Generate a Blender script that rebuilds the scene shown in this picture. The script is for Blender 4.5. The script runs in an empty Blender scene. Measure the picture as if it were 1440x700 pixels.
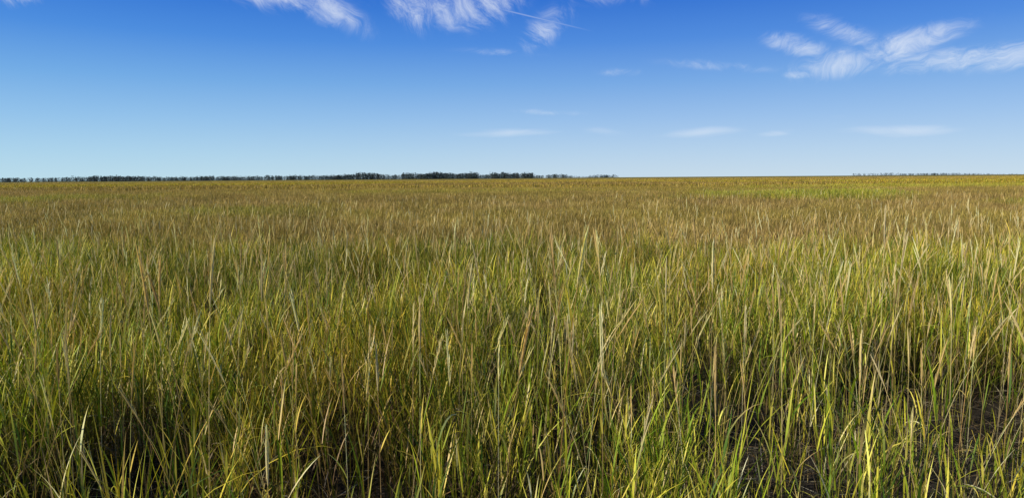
import bpy, math, numpy as np
from mathutils import Matrix, Vector
rng=np.random.default_rng(7)
sc=bpy.context.scene
sc.view_settings.view_transform='Standard'; sc.view_settings.look='None'; sc.view_settings.exposure=0

# ---------------- camera ----------------
F=973.0; P=math.radians(5.85); ROLL=math.radians(-0.42); CAMZ=2.3
cam=bpy.data.cameras.new("camera"); co=bpy.data.objects.new("camera",cam); sc.collection.objects.link(co)
cam.sensor_width=36; cam.lens=F/1440*36; cam.clip_start=0.05; cam.clip_end=20000
co.matrix_world=Matrix.Translation((0,0,CAMZ))@Matrix.Rotation(math.pi/2-P,4,'X')@Matrix.Rotation(ROLL,4,'Z')
sc.camera=co
RM=co.matrix_world.to_3x3()
def pdir(x,y): return RM@Vector(((x-720)/F,(350-y)/F,-1))
def puv(x,y):
    v=pdir(x,y); return v.x/v.y, v.z/v.y

# ---------------- sun ----------------
S=Vector((-0.78,-0.38,0.50)).normalized()
el=math.asin(S.z); rot=math.atan2(S.x,S.y)
sl=bpy.data.lights.new("sun","SUN"); sl.energy=5.0; sl.angle=math.radians(0.5); sl.color=(1,0.92,0.76)
so=bpy.data.objects.new("sun",sl); sc.collection.objects.link(so); so.rotation_euler=S.to_track_quat('Z','Y').to_euler(); so.location=(-20,-10,30)

# ---------------- node helpers ----------------
class NT:
    def __init__(s,nt): s.nt=nt
    def n(s,t,**k):
        q=s.nt.nodes.new(t)
        for a,b in k.items(): setattr(q,a,b)
        return q
    def put(s,sock,v):
        if isinstance(v,bpy.types.NodeSocket): s.nt.links.new(v,sock)
        else: sock.default_value=v
    def m(s,op,a,b=None,c=None,clamp=False):
        q=s.n('ShaderNodeMath',operation=op); q.use_clamp=clamp
        s.put(q.inputs[0],a)
        if b is not None: s.put(q.inputs[1],b)
        if c is not None: s.put(q.inputs[2],c)
        return q.outputs[0]
    def ss(s,v,a,b,t0=0.0,t1=1.0,it='SMOOTHSTEP'):
        q=s.n('ShaderNodeMapRange',interpolation_type=it); s.put(q.inputs[0],v)
        for i,x in enumerate((a,b,t0,t1)): q.inputs[1+i].default_value=x
        return q.outputs[0]
    def noise(s,vec,scale,detail=4,rough=.55,dist=0,out=0):
        q=s.n('ShaderNodeTexNoise'); s.put(q.inputs['Vector'],vec); q.inputs['Scale'].default_value=scale
        q.inputs['Detail'].default_value=detail; q.inputs['Roughness'].default_value=rough; q.inputs['Distortion'].default_value=dist
        return q.outputs[out]
    def comb(s,x,y,z=0.0):
        q=s.n('ShaderNodeCombineXYZ'); s.put(q.inputs[0],x); s.put(q.inputs[1],y); s.put(q.inputs[2],z); return q.outputs[0]
    def mix(s,f,a,b,bt='MIX'):
        q=s.n('ShaderNodeMix',data_type='RGBA',blend_type=bt); s.put(q.inputs[0],f); s.put(q.inputs[6],a); s.put(q.inputs[7],b); return q.outputs[2]
    def ell(s,vec,cx,cy,rx,ry,ang=0.0,a=1.25,b=0.0,amp=1.0):
        mp=s.n('ShaderNodeMapping'); mp.vector_type='TEXTURE'; mp.inputs['Location'].default_value=(cx,cy,0); mp.inputs['Rotation'].default_value=(0,0,ang); mp.inputs['Scale'].default_value=(rx,ry,1)
        s.put(mp.inputs[0],vec); q=s.n('ShaderNodeVectorMath',operation='LENGTH'); s.nt.links.new(mp.outputs[0],q.inputs[0])
        return s.ss(q.outputs['Value'],a,b,0.0,amp)
    def mx(s,l):
        r=l[0]
        for k in l[1:]: r=s.m('MAXIMUM',r,k)
        return r

# ---------------- world ----------------
w=bpy.data.worlds.new("World"); sc.world=w; w.use_nodes=True; nt=w.node_tree; nt.nodes.clear(); N=NT(nt)
STR=0.105
tc=N.n('ShaderNodeTexCoord'); sep=N.n('ShaderNodeSeparateXYZ'); nt.links.new(tc.outputs['Generated'],sep.inputs[0])
dx,dy,dz=sep.outputs
sky=N.n('ShaderNodeTexSky',sky_type='NISHITA'); sky.sun_disc=False; sky.sun_elevation=el; sky.sun_rotation=rot
sky.air_density=0.8; sky.dust_density=0.2; sky.ozone_density=2.0
rp=N.n('ShaderNodeValToRGB'); cr=rp.color_ramp; cr.interpolation='LINEAR'
stops=[(0,(.55,.70,.84)),(.035,(.45,.63,.84)),(.08,(.315,.52,.83)),(.13,(.18,.395,.79)),(.185,(.072,.255,.74)),(.245,(.020,.155,.65)),(.6,(.012,.05,.20)),(1,(.012,.04,.16))]
for i,(p,c) in enumerate(stops):
    e=cr.elements[i] if i<2 else cr.elements.new(p)
    e.position=p; e.color=(c[0],c[1],c[2],1)
nt.links.new(N.m('MAXIMUM',dz,0.0),rp.inputs[0])
sc_=N.n('ShaderNodeVectorMath',operation='SCALE'); nt.links.new(rp.outputs[0],sc_.inputs[0]); sc_.inputs['Scale'].default_value=1/STR
side=N.ss(dx,-.75,.3)
tint=N.mix(side,(0.90,1.05,1.02,1),(1,1,1,1))
low=N.mix(1.0,sc_.outputs[0],tint,'MULTIPLY')
base=N.mix(N.ss(dz,.3,.8,.92,.45),sky.outputs[0],low)
ady=N.m('MAXIMUM',dy,0.05)
u=N.m('DIVIDE',dx,ady); v=N.m('DIVIDE',dz,ady)
front=N.ss(dy,0.05,0.3)
uv=N.comb(u,v)
wn=N.noise(uv,6,3,.5,0,1)
def blob(x,y,rx,ry,ang,amp):
    cu,cv=puv(x,y); return N.ell(uv,cu,cv,rx/F,ry/F,math.radians(ang),1.3,0.0,amp)
def fib(ang,su,sv,warp,seed,detail=6,rough=.62,dist=.3):
    wv=N.n('ShaderNodeVectorMath',operation='MULTIPLY_ADD'); nt.links.new(wn,wv.inputs[0]); wv.inputs[1].default_value=(warp,warp,0); nt.links.new(uv,wv.inputs[2])
    mp=N.n('ShaderNodeMapping'); mp.vector_type='TEXTURE'; mp.inputs['Rotation'].default_value=(0,0,math.radians(ang)); mp.inputs['Scale'].default_value=(1/su,1/sv,1); mp.inputs['Location'].default_value=(seed,0,0)
    nt.links.new(wv.outputs[0],mp.inputs[0]); return N.noise(mp.outputs[0],1,detail,rough,dist)
fa=fib(-50,16,38,0.16,3.1,6,.72)
fc=fib(14,15,40,0.22,1.9,6,.72)
fd=fib(0,8,50,0.03,0.4,4,.5)
MA=N.mx([blob(400,-14,120,36,-8,1.0),blob(455,8,85,30,-30,1.0),blob(490,28,26,20,-60,.85),blob(30,-6,40,20,0,.8),blob(575,8,55,34,-50,.85),blob(665,6,90,44,10,.9),blob(770,38,60,30,40,.65),blob(860,-8,90,22,0,.6)])
MC=N.mx([blob(1185,90,90,25,8,1.0),blob(1120,64,60,18,-12,.95),blob(1265,66,130,24,18,1.0),blob(1340,84,130,20,6,.9),blob(1425,78,90,24,10,.95),blob(1185,44,90,20,-20,.65),blob(1128,105,34,9,0,.75),blob(1010,93,110,10,-4,.48),blob(700,74,80,7,-3,.44),blob(870,102,45,8,0,.42),blob(770,158,80,6,-3,.42)])
MD=N.mx([blob(712,187,100,9,1,1.0),blob(845,184,50,10,-8,.6),blob(985,186,80,11,2,.95),blob(1093,187,38,8,6,.75),blob(1275,184,135,12,0,.95),blob(1180,165,30,6,0,.45)])
def cl(M,f,lo,hi,k):
    s_=N.m('ADD',M,N.m('MULTIPLY',N.m('SUBTRACT',f,0.5),k)); return N.m('MULTIPLY',N.ss(s_,lo,hi),N.ss(M,0.02,.6))
ca=N.m('MULTIPLY',cl(MA,fa,.0,1.9,3.0),.82); cc=N.m('MULTIPLY',cl(MC,fc,-.1,1.8,3.0),.74); cd=N.m('MULTIPLY',cl(MD,fd,.2,1.4,1.6),.42)
(u0,v0),(u1,v1)=puv(690,10),puv(840,46); L=math.hypot(u1-u0,v1-v0)
mp=N.n('ShaderNodeMapping'); mp.vector_type='TEXTURE'; mp.inputs['Location'].default_value=(u0,v0,0); mp.inputs['Rotation'].default_value=(0,0,math.atan2(v1-v0,u1-u0)); mp.inputs['Scale'].default_value=(L,1,1)
nt.links.new(uv,mp.inputs[0]); s2=N.n('ShaderNodeSeparateXYZ'); nt.links.new(mp.outputs[0],s2.inputs[0])
ct=N.m('MULTIPLY',N.m('MULTIPLY',N.ss(N.m('ABSOLUTE',s2.outputs[1]),0.0016,0.0002),N.ss(s2.outputs[0],-.05,.2)),N.ss(s2.outputs[0],1.0,.5,0,.22))
cf=N.m('MULTIPLY',N.mx([ca,cc,cd,ct]),front,clamp=True)
skyc=N.mix(cf,base,(.82/STR,.88/STR,.96/STR,1))
bg=N.n('ShaderNodeBackground'); nt.links.new(skyc,bg.inputs[0]); bg.inputs[1].default_value=STR
wo=N.n('ShaderNodeOutputWorld'); nt.links.new(bg.outputs[0],wo.inputs[0])
w.cycles.sampling_method='MANUAL'; w.cycles.sample_map_resolution=512

# ---------------- vegetation zones (where brown / green cordgrass grows) ----------------
def vnoise(x,y,s,seed):
    r=np.random.default_rng(seed); G=r.random((64,64)); X=x/s+32; Y=y/s+16
    i=np.floor(X).astype(int);j=np.floor(Y).astype(int);fx=X-i;fy=Y-j; fx=fx*fx*(3-2*fx);fy=fy*fy*(3-2*fy)
    g=lambda a,b_:G[a%64,b_%64]
    return (g(i,j)*(1-fx)+g(i+1,j)*fx)*(1-fy)+(g(i,j+1)*(1-fx)+g(i+1,j+1)*fx)*fy
def fbm(x,y,s,seed,o=4):
    r=0;a=1;t=0
    for k in range(o): r=r+a*vnoise(x*.9+y*.2*k,y,s/2**k,seed+k*17); t+=a; a*=.6
    return r/t
def sst(v,a,b): t=np.clip((v-a)/(b-a),0,1); return t*t*(3-2*t)
def zones(x,y):
    n1=fbm(x*.6,y,16,21); n2=fbm(x,y,3.5,22); st=fbm(x*.22,y,26,23)
    yy=y+(n1-.5)*16+(n2-.5)*7+x*.20
    br=sst(yy,14,22)*(1-sst(yy,90,170))
    gp=np.zeros_like(x)
    for cx,cy,rx,ry,am in [(25,62,10,13,1),(-46,54,14,22,.6),(33,38,6,5,.8),(-8,88,20,8,.4),(60,100,30,10,.8),(-14,36,9,4,.45)]:
        r=np.hypot((x-cx)/rx,(y-cy)/ry)+(n2-.5)*1.8; gp=np.maximum(gp,am*(1-sst(r,.4,1.25)))
    br=br*(1-.85*gp)*(.68+.32*sst(st*.6+n2*.5,.42,.60))
    far=sst(y,100,160)*sst(st,.46,.56)*.85
    return np.maximum(br,far),gp,n2,st
def zcol(c,x,y):
    br,gp,n2,st=zones(x,y); n3=fbm(x,y,1.1,31,3); n4=fbm(x,y,2.3,77,3)
    c=c*(1+sst(n3,.42,.70)[:,None]*np.array([[.24,.04,-.1]]))*(.70+.46*sst(n4,.3,.7))[:,None]
    lum=c@np.array([.2126,.7152,.0722]); b_=lum*.58+.072
    brown=b_[:,None]*(np.array([[1.48,1.0,.28]])+sst(n2,.3,.7)[:,None]*np.array([[.26,.18,.12]]))
    f=(br*.95)[:,None]; c=c*(1-f)+brown*f
    f=(sst(y,60,130)*(1-br))[:,None]; c=c*(1-f)+c*np.array([[1.32,1.10,.9]])*f
    return c*(1+gp[:,None]*np.array([[.05,.20,-.1]]))

def leafmat():
    m=bpy.data.materials.new("cordgrass_blades"); m.use_nodes=True; nt=m.node_tree; nt.nodes.clear(); N=NT(nt)
    at=N.n('ShaderNodeAttribute',attribute_name='col'); c=at.outputs['Color']
    pr=N.n('ShaderNodeBsdfPrincipled'); nt.links.new(c,pr.inputs['Base Color']); pr.inputs['Roughness'].default_value=.52
    pr.inputs['Specular IOR Level'].default_value=.2
    tr=N.n('ShaderNodeBsdfTranslucent'); nt.links.new(N.mix(1.0,c,(1.25,1.25,.5,1),'MULTIPLY'),tr.inputs[0])
    mixs=N.n('ShaderNodeMixShader'); mixs.inputs[0].default_value=.22
    nt.links.new(pr.outputs[0],mixs.inputs[1]); nt.links.new(tr.outputs[0],mixs.inputs[2])
    o=N.n('ShaderNodeOutputMaterial'); nt.links.new(mixs.outputs[0],o.inputs[0]); return m
LM=leafmat()

# ---------------- ribbons ----------------
GREEN=np.array([[.110,.190,.010],[.160,.240,.012],[.048,.105,.010],[.24,.31,.018]])
YEL=np.array([[.54,.49,.055],[.40,.40,.035],[.68,.58,.11]])
TAN=np.array([[.80,.64,.30],[.84,.71,.40],[.66,.49,.21]])
DEAD_SHADED=np.array([[.11,.07,.035],[.17,.12,.06],[.05,.038,.022]])  # dead-leaf browns, darkened further to paint shade low among the stems
class B:
    def __init__(s,zone=True): s.V=[];s.Fc=[];s.C=[];s.n=0;s.zone=zone
    def ribbons(s,base,az,e0,e1,L,W,c0,c1,seg=5,prof='leaf',side=None,bendpow=1.3,z=True):
        n=len(az)
        if n==0:return
        if s.zone and z: c0=zcol(c0,base[:,0],base[:,1]); c1=zcol(c1,base[:,0],base[:,1])
        c0=np.minimum(c0,.85); c1=np.minimum(c1,.85)
        t=np.linspace(0,1,seg+1)
        tm=(t[:-1]+t[1:])/2
        e=e0[:,None]+(e1-e0)[:,None]*tm[None,:]**bendpow
        st=(L/seg)[:,None]
        dxy=np.cos(e)*st; dzz=np.sin(e)*st
        X=np.concatenate([np.zeros((n,1)),np.cumsum(dxy,1)],1); Z=np.concatenate([np.zeros((n,1)),np.cumsum(dzz,1)],1)
        ca,sa=np.cos(az),np.sin(az)
        P=np.stack([base[:,0:1]+X*ca[:,None],base[:,1:2]+X*sa[:,None],base[:,2:3]+Z],-1)
        if prof=='leaf': pr=np.where(t<.35,.55+.45*t/.35,1-((t-.35)/.65)**1.5)
        elif prof=='stem': pr=1-.65*t
        else: pr=np.sin(np.pi*np.clip(t*.93+.05,0,1))**.6
        pr=np.maximum(pr,.05)
        tw=(rng.uniform(-.8,.8,n) if side is None else side)[:,None]*(0.4+t[None,:])
        sd=np.stack([-sa[:,None]*np.cos(tw),ca[:,None]*np.cos(tw),np.sin(tw)*.9],-1)
        if prof!='leaf' and side is not None and side[0]>1: sd=np.stack([ca[:,None]+0*t,sa[:,None]+0*t,0*X],-1)
        sd=sd*(W[:,None]*pr[None,:]/2)[...,None]
        V=np.stack([P-sd,P+sd],2).reshape(n,-1,3)
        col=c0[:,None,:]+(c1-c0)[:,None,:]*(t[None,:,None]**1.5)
        C=np.repeat(col,2,axis=1)
        k=(seg+1)*2
        f=np.array([[2*i,2*i+1,2*i+3,2*i+2] for i in range(seg)])
        Fs=(s.n+np.arange(n)*k)[:,None,None]+f[None]
        s.V.append(V.reshape(-1,3).astype(np.float32)); s.C.append(C.reshape(-1,3).astype(np.float32)); s.Fc.append(Fs.reshape(-1,4).astype(np.int32)); s.n+=n*k
    def mesh(s,name,mat):
        V=np.concatenate(s.V);Fc=np.concatenate(s.Fc);C=np.concatenate(s.C)
        me=bpy.data.meshes.new(name); me.vertices.add(len(V)); me.vertices.foreach_set('co',V.ravel())
        me.loops.add(Fc.size); me.loops.foreach_set('vertex_index',Fc.ravel())
        me.polygons.add(len(Fc)); me.polygons.foreach_set('loop_start',np.arange(0,Fc.size,4,dtype=np.int32)); me.polygons.foreach_set('loop_total',np.full(len(Fc),4,dtype=np.int32))
        a=me.attributes.new('col','FLOAT_COLOR','POINT'); a.data.foreach_set('color',np.concatenate([C,np.ones((len(C),1),np.float32)],1).ravel())
        me.polygons.foreach_set('use_smooth',np.ones(len(Fc),dtype=bool))
        me.update(calc_edges=True); me.materials.append(mat); return me
def pick(a,n): return a[rng.integers(0,len(a),n)]*rng.uniform(.7,1.25,(n,1))
def plants(b,xy,H,seg=5,nl=7,wl=.010,spike=0.0,ws=.006,bris=14,lw=1.0,z0=0.0,cross=False,leanmax=.24,tanstem=0.0,droop=.05,green=.68,sw=1.35,sl=(.16,.34)):
    n=len(xy); az=rng.uniform(0,2*np.pi,n); base=np.concatenate([xy,np.zeros((n,1))+np.reshape(z0,(-1,1))],1)
    le=rng.uniform(.01,leanmax,n)
    e0=np.pi/2-le*.4; e1=np.pi/2-le*1.6
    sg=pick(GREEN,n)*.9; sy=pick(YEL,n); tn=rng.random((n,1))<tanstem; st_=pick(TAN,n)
    c0=np.where(tn,st_*.35,sg*.35+.01); c1=np.where(tn,st_,sy*.85)  # stem colour starts dark at the foot, painting in shade between plants
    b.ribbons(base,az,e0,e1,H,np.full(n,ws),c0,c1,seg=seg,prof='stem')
    if cross: b.ribbons(base,az,e0,e1,H,np.full(n,ws),c0,c1,seg=seg,prof='stem',side=np.full(n,1.5))
    def stempos(t):
        K=8; p=np.zeros((n,2))
        for i in range(K):
            tm=(i+.5)/K*t; e=e0+(e1-e0)*tm**1.3; p[:,0]+=np.cos(e)*H*t/K; p[:,1]+=np.sin(e)*H*t/K
        return np.stack([base[:,0]+p[:,0]*np.cos(az),base[:,1]+p[:,0]*np.sin(az),base[:,2]+p[:,1]],1)
    laz=rng.uniform(0,2*np.pi,n)
    for i in range(nl):
        t=np.clip(.10+.85*(i+rng.uniform(-.2,.5,n))/nl,.03,.95)
        top=i/nl
        p=stempos(t); a=laz+i*np.pi+rng.normal(0,.5,n)
        L=H*rng.uniform(.26,.48,n)*lw*(1-.25*top)
        s0=rng.uniform(1.10,1.45,n); s1=rng.uniform(.45,1.38,n)
        dr=rng.random(n)<droop; s1=np.where(dr,rng.uniform(-1.0,.2,n),s1)
        r=rng.random((n,1))
        k0=np.where(r<green-.06*top,pick(GREEN,n),np.where(r<.93,pick(YEL,n),pick(TAN,n)))
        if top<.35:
            dd=rng.random((n,1))<.65; k0=np.where(dd,pick(DEAD_SHADED,n),k0*.8)  # lower leaves: many dead, all darkened in colour to deepen the shaded gaps
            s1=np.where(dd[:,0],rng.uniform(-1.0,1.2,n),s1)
        tip=rng.random((n,1))
        k1=np.where(tip<.48,k0*1.3,np.where(tip<.88,.35*k0+.65*pick(YEL,n),pick(TAN,n)))
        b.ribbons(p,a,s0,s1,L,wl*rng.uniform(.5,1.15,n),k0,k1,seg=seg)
    k=np.where(rng.random(n)<spike)[0]
    if len(k):
        pt=stempos(.97)[k]; n_=len(k); ea=e1[k]; A=az[k]; SL=rng.uniform(sl[0],sl[1],n_); c=pick(TAN,n_)*1.05
        for sd in ([0.,1.5] if cross else [0.]):
            b.ribbons(pt,A,ea,ea-.12,SL,np.full(n_,ws*sw),c*.9,c*1.05,seg=max(2,seg-2),prof='spike',side=np.full(n_,sd),z=False)
        for j in range(bris):
            q=j/bris*.9; d=np.stack([np.cos(ea)*np.cos(A),np.cos(ea)*np.sin(A),np.sin(ea)],1)
            b.ribbons(pt+d*(SL*q)[:,None],A+rng.normal(0,.5,n_),ea+rng.normal(0,.16,n_),ea+rng.normal(0,.1,n_),rng.uniform(.04,.075,n_),np.full(n_,ws*.6),c*.8,c*1.1,seg=2,prof='spike',z=False)
def wr(dens,y0,y1,mar=1.2,T=.88):
    A=(y1*y1-y0*y0)*T+2*mar*(y1-y0); n=int(dens*A)
    y=np.sqrt(rng.uniform(y0*y0,y1*y1,n)); x=rng.uniform(-1,1,n)*(y*T+mar); return x,y
b=B()
def gapf(x,y):
    g=0
    for cx,cy,rx,ry,a_ in [(3.0,4.9,1.3,1.1,1.1),(1.6,4.4,.5,1.4,1.0),(1.6,6.5,.55,.6,.9),(3.4,6.4,.6,.6,.8),(-2.4,4.2,.6,.9,1.0),(-1.1,3.9,.45,.7,.9),(4.6,6.2,.8,.6,.8),(.3,5.0,.3,.6,.8),(-3.8,5.7,.7,.5,.7),(-.9,6.2,.55,.35,.6),(3.2,8.0,.9,.35,.7),(-2.5,7.7,.8,.3,.6),(.4,7.6,.6,.3,.5),(5.5,8.2,.8,.4,.6),(-5.2,7.8,.8,.3,.5)]:
        g=g+np.exp(-(((x-cx)/rx)**2+((y-cy)/ry)**2))*a_
    return g
x,y=wr(255,2.8,14.5)
D=-.38+1.80*vnoise(x,y,.42,1)+1.15*(vnoise(x,y,.15,2)-.5)
k=rng.random(len(x))<np.clip(D-gapf(x,y),.015,1); x,y=x[k],y[k]
h=(.60+.48*vnoise(x,y,.9,3)+.22*vnoise(x,y,.4,4)+rng.normal(0,.10,len(x)))
q=y<7
plants(b,np.stack([x,y],1)[q],h[q],seg=6,nl=6,wl=.0115,ws=.0055,cross=True,droop=.08)
q=~q
plants(b,np.stack([x,y],1)[q],h[q],seg=4,nl=6,wl=.0120,ws=.006)
# arching leafy tussocks
x,y=wr(2.0,2.9,10); k=gapf(x,y)<.35; x,y=x[k],y[k]
for cx,cy in zip(x,y):
    n=int(rng.integers(12,34)); a=rng.uniform(0,6.283,n); r=.09*np.sqrt(rng.random(n)); base=np.stack([cx+r*np.cos(a),cy+r*np.sin(a),np.zeros(n)],1)
    k0=np.where(rng.random((n,1))<.75,pick(GREEN,n),pick(YEL,n)); k1=np.where(rng.random((n,1))<.5,k0*1.3,pick(YEL,n))
    b.ribbons(base,a+rng.normal(0,.5,n),rng.uniform(1.35,1.54,n),np.where(rng.random(n)<.25,rng.uniform(-.9,.6,n),rng.uniform(.7,1.4,n)),rng.uniform(.6,1.3,n),rng.uniform(.007,.0145,n),k0*.7,k1,seg=9,bendpow=1.8)
# pale seed stalks
x,y=wr(11,3.0,9); h=rng.triangular(.9,1.15,1.8,len(x))
plants(b,np.stack([x,y],1),h,seg=7,nl=3,wl=.008,spike=1,ws=.0058,bris=14,cross=True,lw=.55,leanmax=.34,tanstem=.9,green=.3,sw=1.6)
x,y=wr(5,9,18); h=rng.triangular(.9,1.05,1.75,len(x))
plants(b,np.stack([x,y],1),h,seg=5,nl=3,wl=.009,spike=1,ws=.0075,bris=3,cross=True,lw=.55,leanmax=.28,tanstem=.9,green=.3,sw=1.8)
tall=[(780,320,3.8),(797,335,4.1),(862,318,5.4),(1248,290,5.4),(1266,300,5.8),(1005,335,4.4),(210,355,3.9),(222,362,3.7),(272,345,3.6),(360,360,4.8),(648,375,4.9),(585,420,3.6),(690,350,6.2),(1420,335,5.6),(1180,360,5.3),(930,330,7),(1310,310,8),(440,400,4.4),(760,400,4.7),(125,420,4.4),(1350,390,4.4),(850,445,3.4),(1110,400,4.0),(985,310,8),(1012,510,3.4),(372,600,3.1),(530,480,4.0),(55,420,5),(1215,470,3.7),(700,450,3.6),(640,330,8),(480,335,8),(1090,330,8),(855,335,5.0),(1255,320,5.1),(258,370,4.2),(1150,345,7),(1380,350,7),(560,350,7.5),(330,340,7)]
xs=[];hs_=[]
for px,py,d in tall:
    v_=pdir(px,py); v_=v_*(d/v_.y); xs.append((v_.x,v_.y)); hs_.append(CAMZ+v_.z-.26)
plants(b,np.array(xs),np.array(hs_),seg=9,nl=4,wl=.011,spike=1,ws=.0088,bris=34,cross=True,lw=.45,leanmax=.11,tanstem=1,green=.25,sw=1.8,sl=(.26,.40))
# mid field
x,y=wr(66,14,42); k=rng.random(len(x))<.30+1.0*vnoise(x,y,1.1,5); x,y=x[k],y[k]; br,gp,_,_=zones(x,y)
plants(b,np.stack([x,y],1),.72+.32*vnoise(x,y,1.6,6)-.14*br+rng.normal(0,.07,len(x)),seg=3,nl=5,wl=.015,ws=.008,spike=0,bris=0,lw=.85)
x,y=wr(1.2,15,40); plants(b,np.stack([x,y],1),rng.uniform(.9,1.4,len(x)),seg=4,nl=3,wl=.012,spike=1,ws=.010,bris=0,leanmax=.3,tanstem=.8)
x,y=wr(14,40,118,3); br,gp,_,_=zones(x,y); k=rng.random(len(x))<.45+.75*vnoise(x,y,3,7); x,y,gp,br=x[k],y[k],gp[k],br[k]
plants(b,np.stack([x,y],1),.70+.26*vnoise(x,y,6,8)+.25*gp-.06*br+rng.normal(0,.05,len(x)),seg=1,nl=4,wl=.045,ws=.03,bris=0,lw=1.2)
x,y=wr(.75,114,460,12)
plants(b,np.stack([x,y],1),.76+.28*vnoise(x,y,25,9)+rng.normal(0,.05,len(x)),seg=1,nl=2,wl=.20,ws=.13,bris=0,lw=1.4,z0=np.clip((y-200)/260,0,1)*.5)
# fallen straw on the mud
x,y=wr(150,2.0,8); n=len(x); base=np.stack([x,y,rng.uniform(.01,.14,n)],1); c=np.where(rng.random((n,1))<.3,pick(TAN,n)*np.array([[.38,.42,.56]]),pick(DEAD_SHADED,n))
b.ribbons(base,rng.uniform(0,6.28,n),rng.uniform(-.05,.4,n),rng.uniform(-.4,.1,n),rng.uniform(.15,.6,n),rng.uniform(.004,.010,n),c,c*.9,seg=3,z=False)
me=b.mesh("marsh_grass",LM); o=bpy.data.objects.new("marsh_grass",me); sc.collection.objects.link(o)

# ---------------- ground ----------------
def gmat():
    m=bpy.data.materials.new("marsh_ground"); m.use_nodes=True; nt=m.node_tree; nt.nodes.clear(); N=NT(nt)
    g=N.n('ShaderNodeNewGeometry'); s=N.n('ShaderNodeSeparateXYZ'); nt.links.new(g.outputs['Position'],s.inputs[0]); x,y,z=s.outputs
    flat=N.comb(x,y,0.0); st=N.noise(N.comb(N.m('MULTIPLY',x,.25),y,0.0),0.03,4,.65)
    nn=N.noise(flat,6,6,.65); mud=N.mix(nn,(.010,.008,.006,1),(.065,.055,.043,1))
    yg=N.mix(N.ss(st,.42,.62),(.21,.195,.030,1),(.23,.165,.05,1))
    c=N.mix(N.ss(y,60,300),mud,yg)
    pr=N.n('ShaderNodeBsdfPrincipled'); nt.links.new(c,pr.inputs['Base Color']); pr.inputs['Roughness'].default_value=.9; pr.inputs['Specular IOR Level'].default_value=.1
    bp=N.n('ShaderNodeBump'); bp.inputs['Distance'].default_value=.04; nt.links.new(nn,bp.inputs['Height']); nt.links.new(bp.outputs[0],pr.inputs['Normal'])
    o=N.n('ShaderNodeOutputMaterial'); nt.links.new(pr.outputs[0],o.inputs[0]); return m
rs=np.concatenate([[0],np.geomspace(2,200,30),np.linspace(220,600,20),np.geomspace(700,9000,12)]); nA=96
V=[];Fq=[]
for r in rs:
    for k in range(nA):
        a=2*math.pi*k/nA; X=r*math.cos(a);Y=r*math.sin(a)
        V.append((X,Y,float(np.clip((r-200)/260,0,1))*1.0+(0.03*math.sin(X*1.3)*math.cos(Y*1.1) if r<100 else 0)))
for i in range(len(rs)-1):
    for k in range(nA):
        k2=(k+1)%nA; Fq.append((i*nA+k,(i+1)*nA+k,(i+1)*nA+k2,i*nA+k2))
gm=bpy.data.meshes.new("marsh_ground"); gm.from_pydata(V,[],Fq); gm.validate(); gm.materials.append(gmat())
for p in gm.polygons:p.use_smooth=True
go_=bpy.data.objects.new("marsh_ground",gm); sc.collection.objects.link(go_)

# ---------------- distant trees ----------------
def tmat():
    m=bpy.data.materials.new("distant_foliage"); m.use_nodes=True; nt=m.node_tree; N=NT(nt); pr=nt.nodes['Principled BSDF']
    at=N.n('ShaderNodeAttribute',attribute_name='col'); nt.links.new(at.outputs['Color'],pr.inputs['Base Color']); pr.inputs['Roughness'].default_value=.9; pr.inputs['Specular IOR Level'].default_value=.05
    return m
TM=tmat()
def treeline(name,segs):
    b=B(False)
    for (xa,xb,dist,n,h0,h1) in segs:
        px=rng.uniform(xa,xb,n)
        X=(px-720)/F*dist; dep=rng.uniform(-20,160,n); Y=dist+dep
        hn=h0+(h1-h0)*vnoise(X,X*0,dist*.022,11)+rng.normal(0,.10,n)*h1
        hn=np.maximum(hn,1.5)
        base=np.stack([X,Y,np.full(n,.9)],1)
        bark=np.tile([[.05,.045,.04]],(n,1))
        for sd in (0.,1.5):
            b.ribbons(base,np.full(n,.3),np.full(n,1.55),np.full(n,1.5),hn*.9,hn*.04,bark,bark,seg=3,prof='stem',side=np.full(n,sd))
        M=36
        ii=np.repeat(np.arange(n),M); q=rng.random(n*M)
        con=(rng.random(n)<.3)[ii]
        H=hn[ii]; zc=(.05+.9*q)*H
        rad=np.where(con,(1-q)**.7*.3,np.sqrt(np.clip(1-((q-.45)/.62)**2,0,1))*.55)*H*rng.uniform(.3,1.1,n*M)
        a=rng.uniform(0,6.283,n*M)
        cp=np.stack([X[ii]+rad*np.cos(a),Y[ii]+rad*np.sin(a),.9+zc*.95],1)
        tint=rng.uniform(.7,1.3,n)[ii][:,None]*(np.array([[.060,.090,.100]])*rng.uniform(.6,1.5,(n*M,1)))  # foliage colour pushed towards blue, distance haze painted in
        warm=(rng.random(n)<.15)[ii][:,None]; tint=np.where(warm,tint*np.array([[1.6,1.15,.9]]),tint)
        s=H*rng.uniform(.10,.22,n*M)
        b.ribbons(cp,rng.uniform(0,6.283,n*M),rng.uniform(-.4,1.2,n*M),rng.uniform(-1,.6,n*M),s,s*.8,tint,tint,seg=2,prof='spike')
    me=b.mesh(name,TM); o=bpy.data.objects.new(name,me); sc.collection.objects.link(o)
treeline("distant_tree_line",[(-400,120,1300,800,6,10),(100,300,1400,480,7,13),(280,480,1500,460,7,13),(455,610,1500,360,8,15),(590,670,1500,260,11,16),(660,700,1600,90,7,10),(690,750,1600,180,11,16),(745,800,1900,110,6,11),(795,872,2200,140,4,8),(835,868,2000,30,8,10)])
treeline("distant_tree_line",[(1243,1262,1500,40,5,7),(1275,1390,2600,220,5,9),(1390,1700,2800,200,3.5,6)])
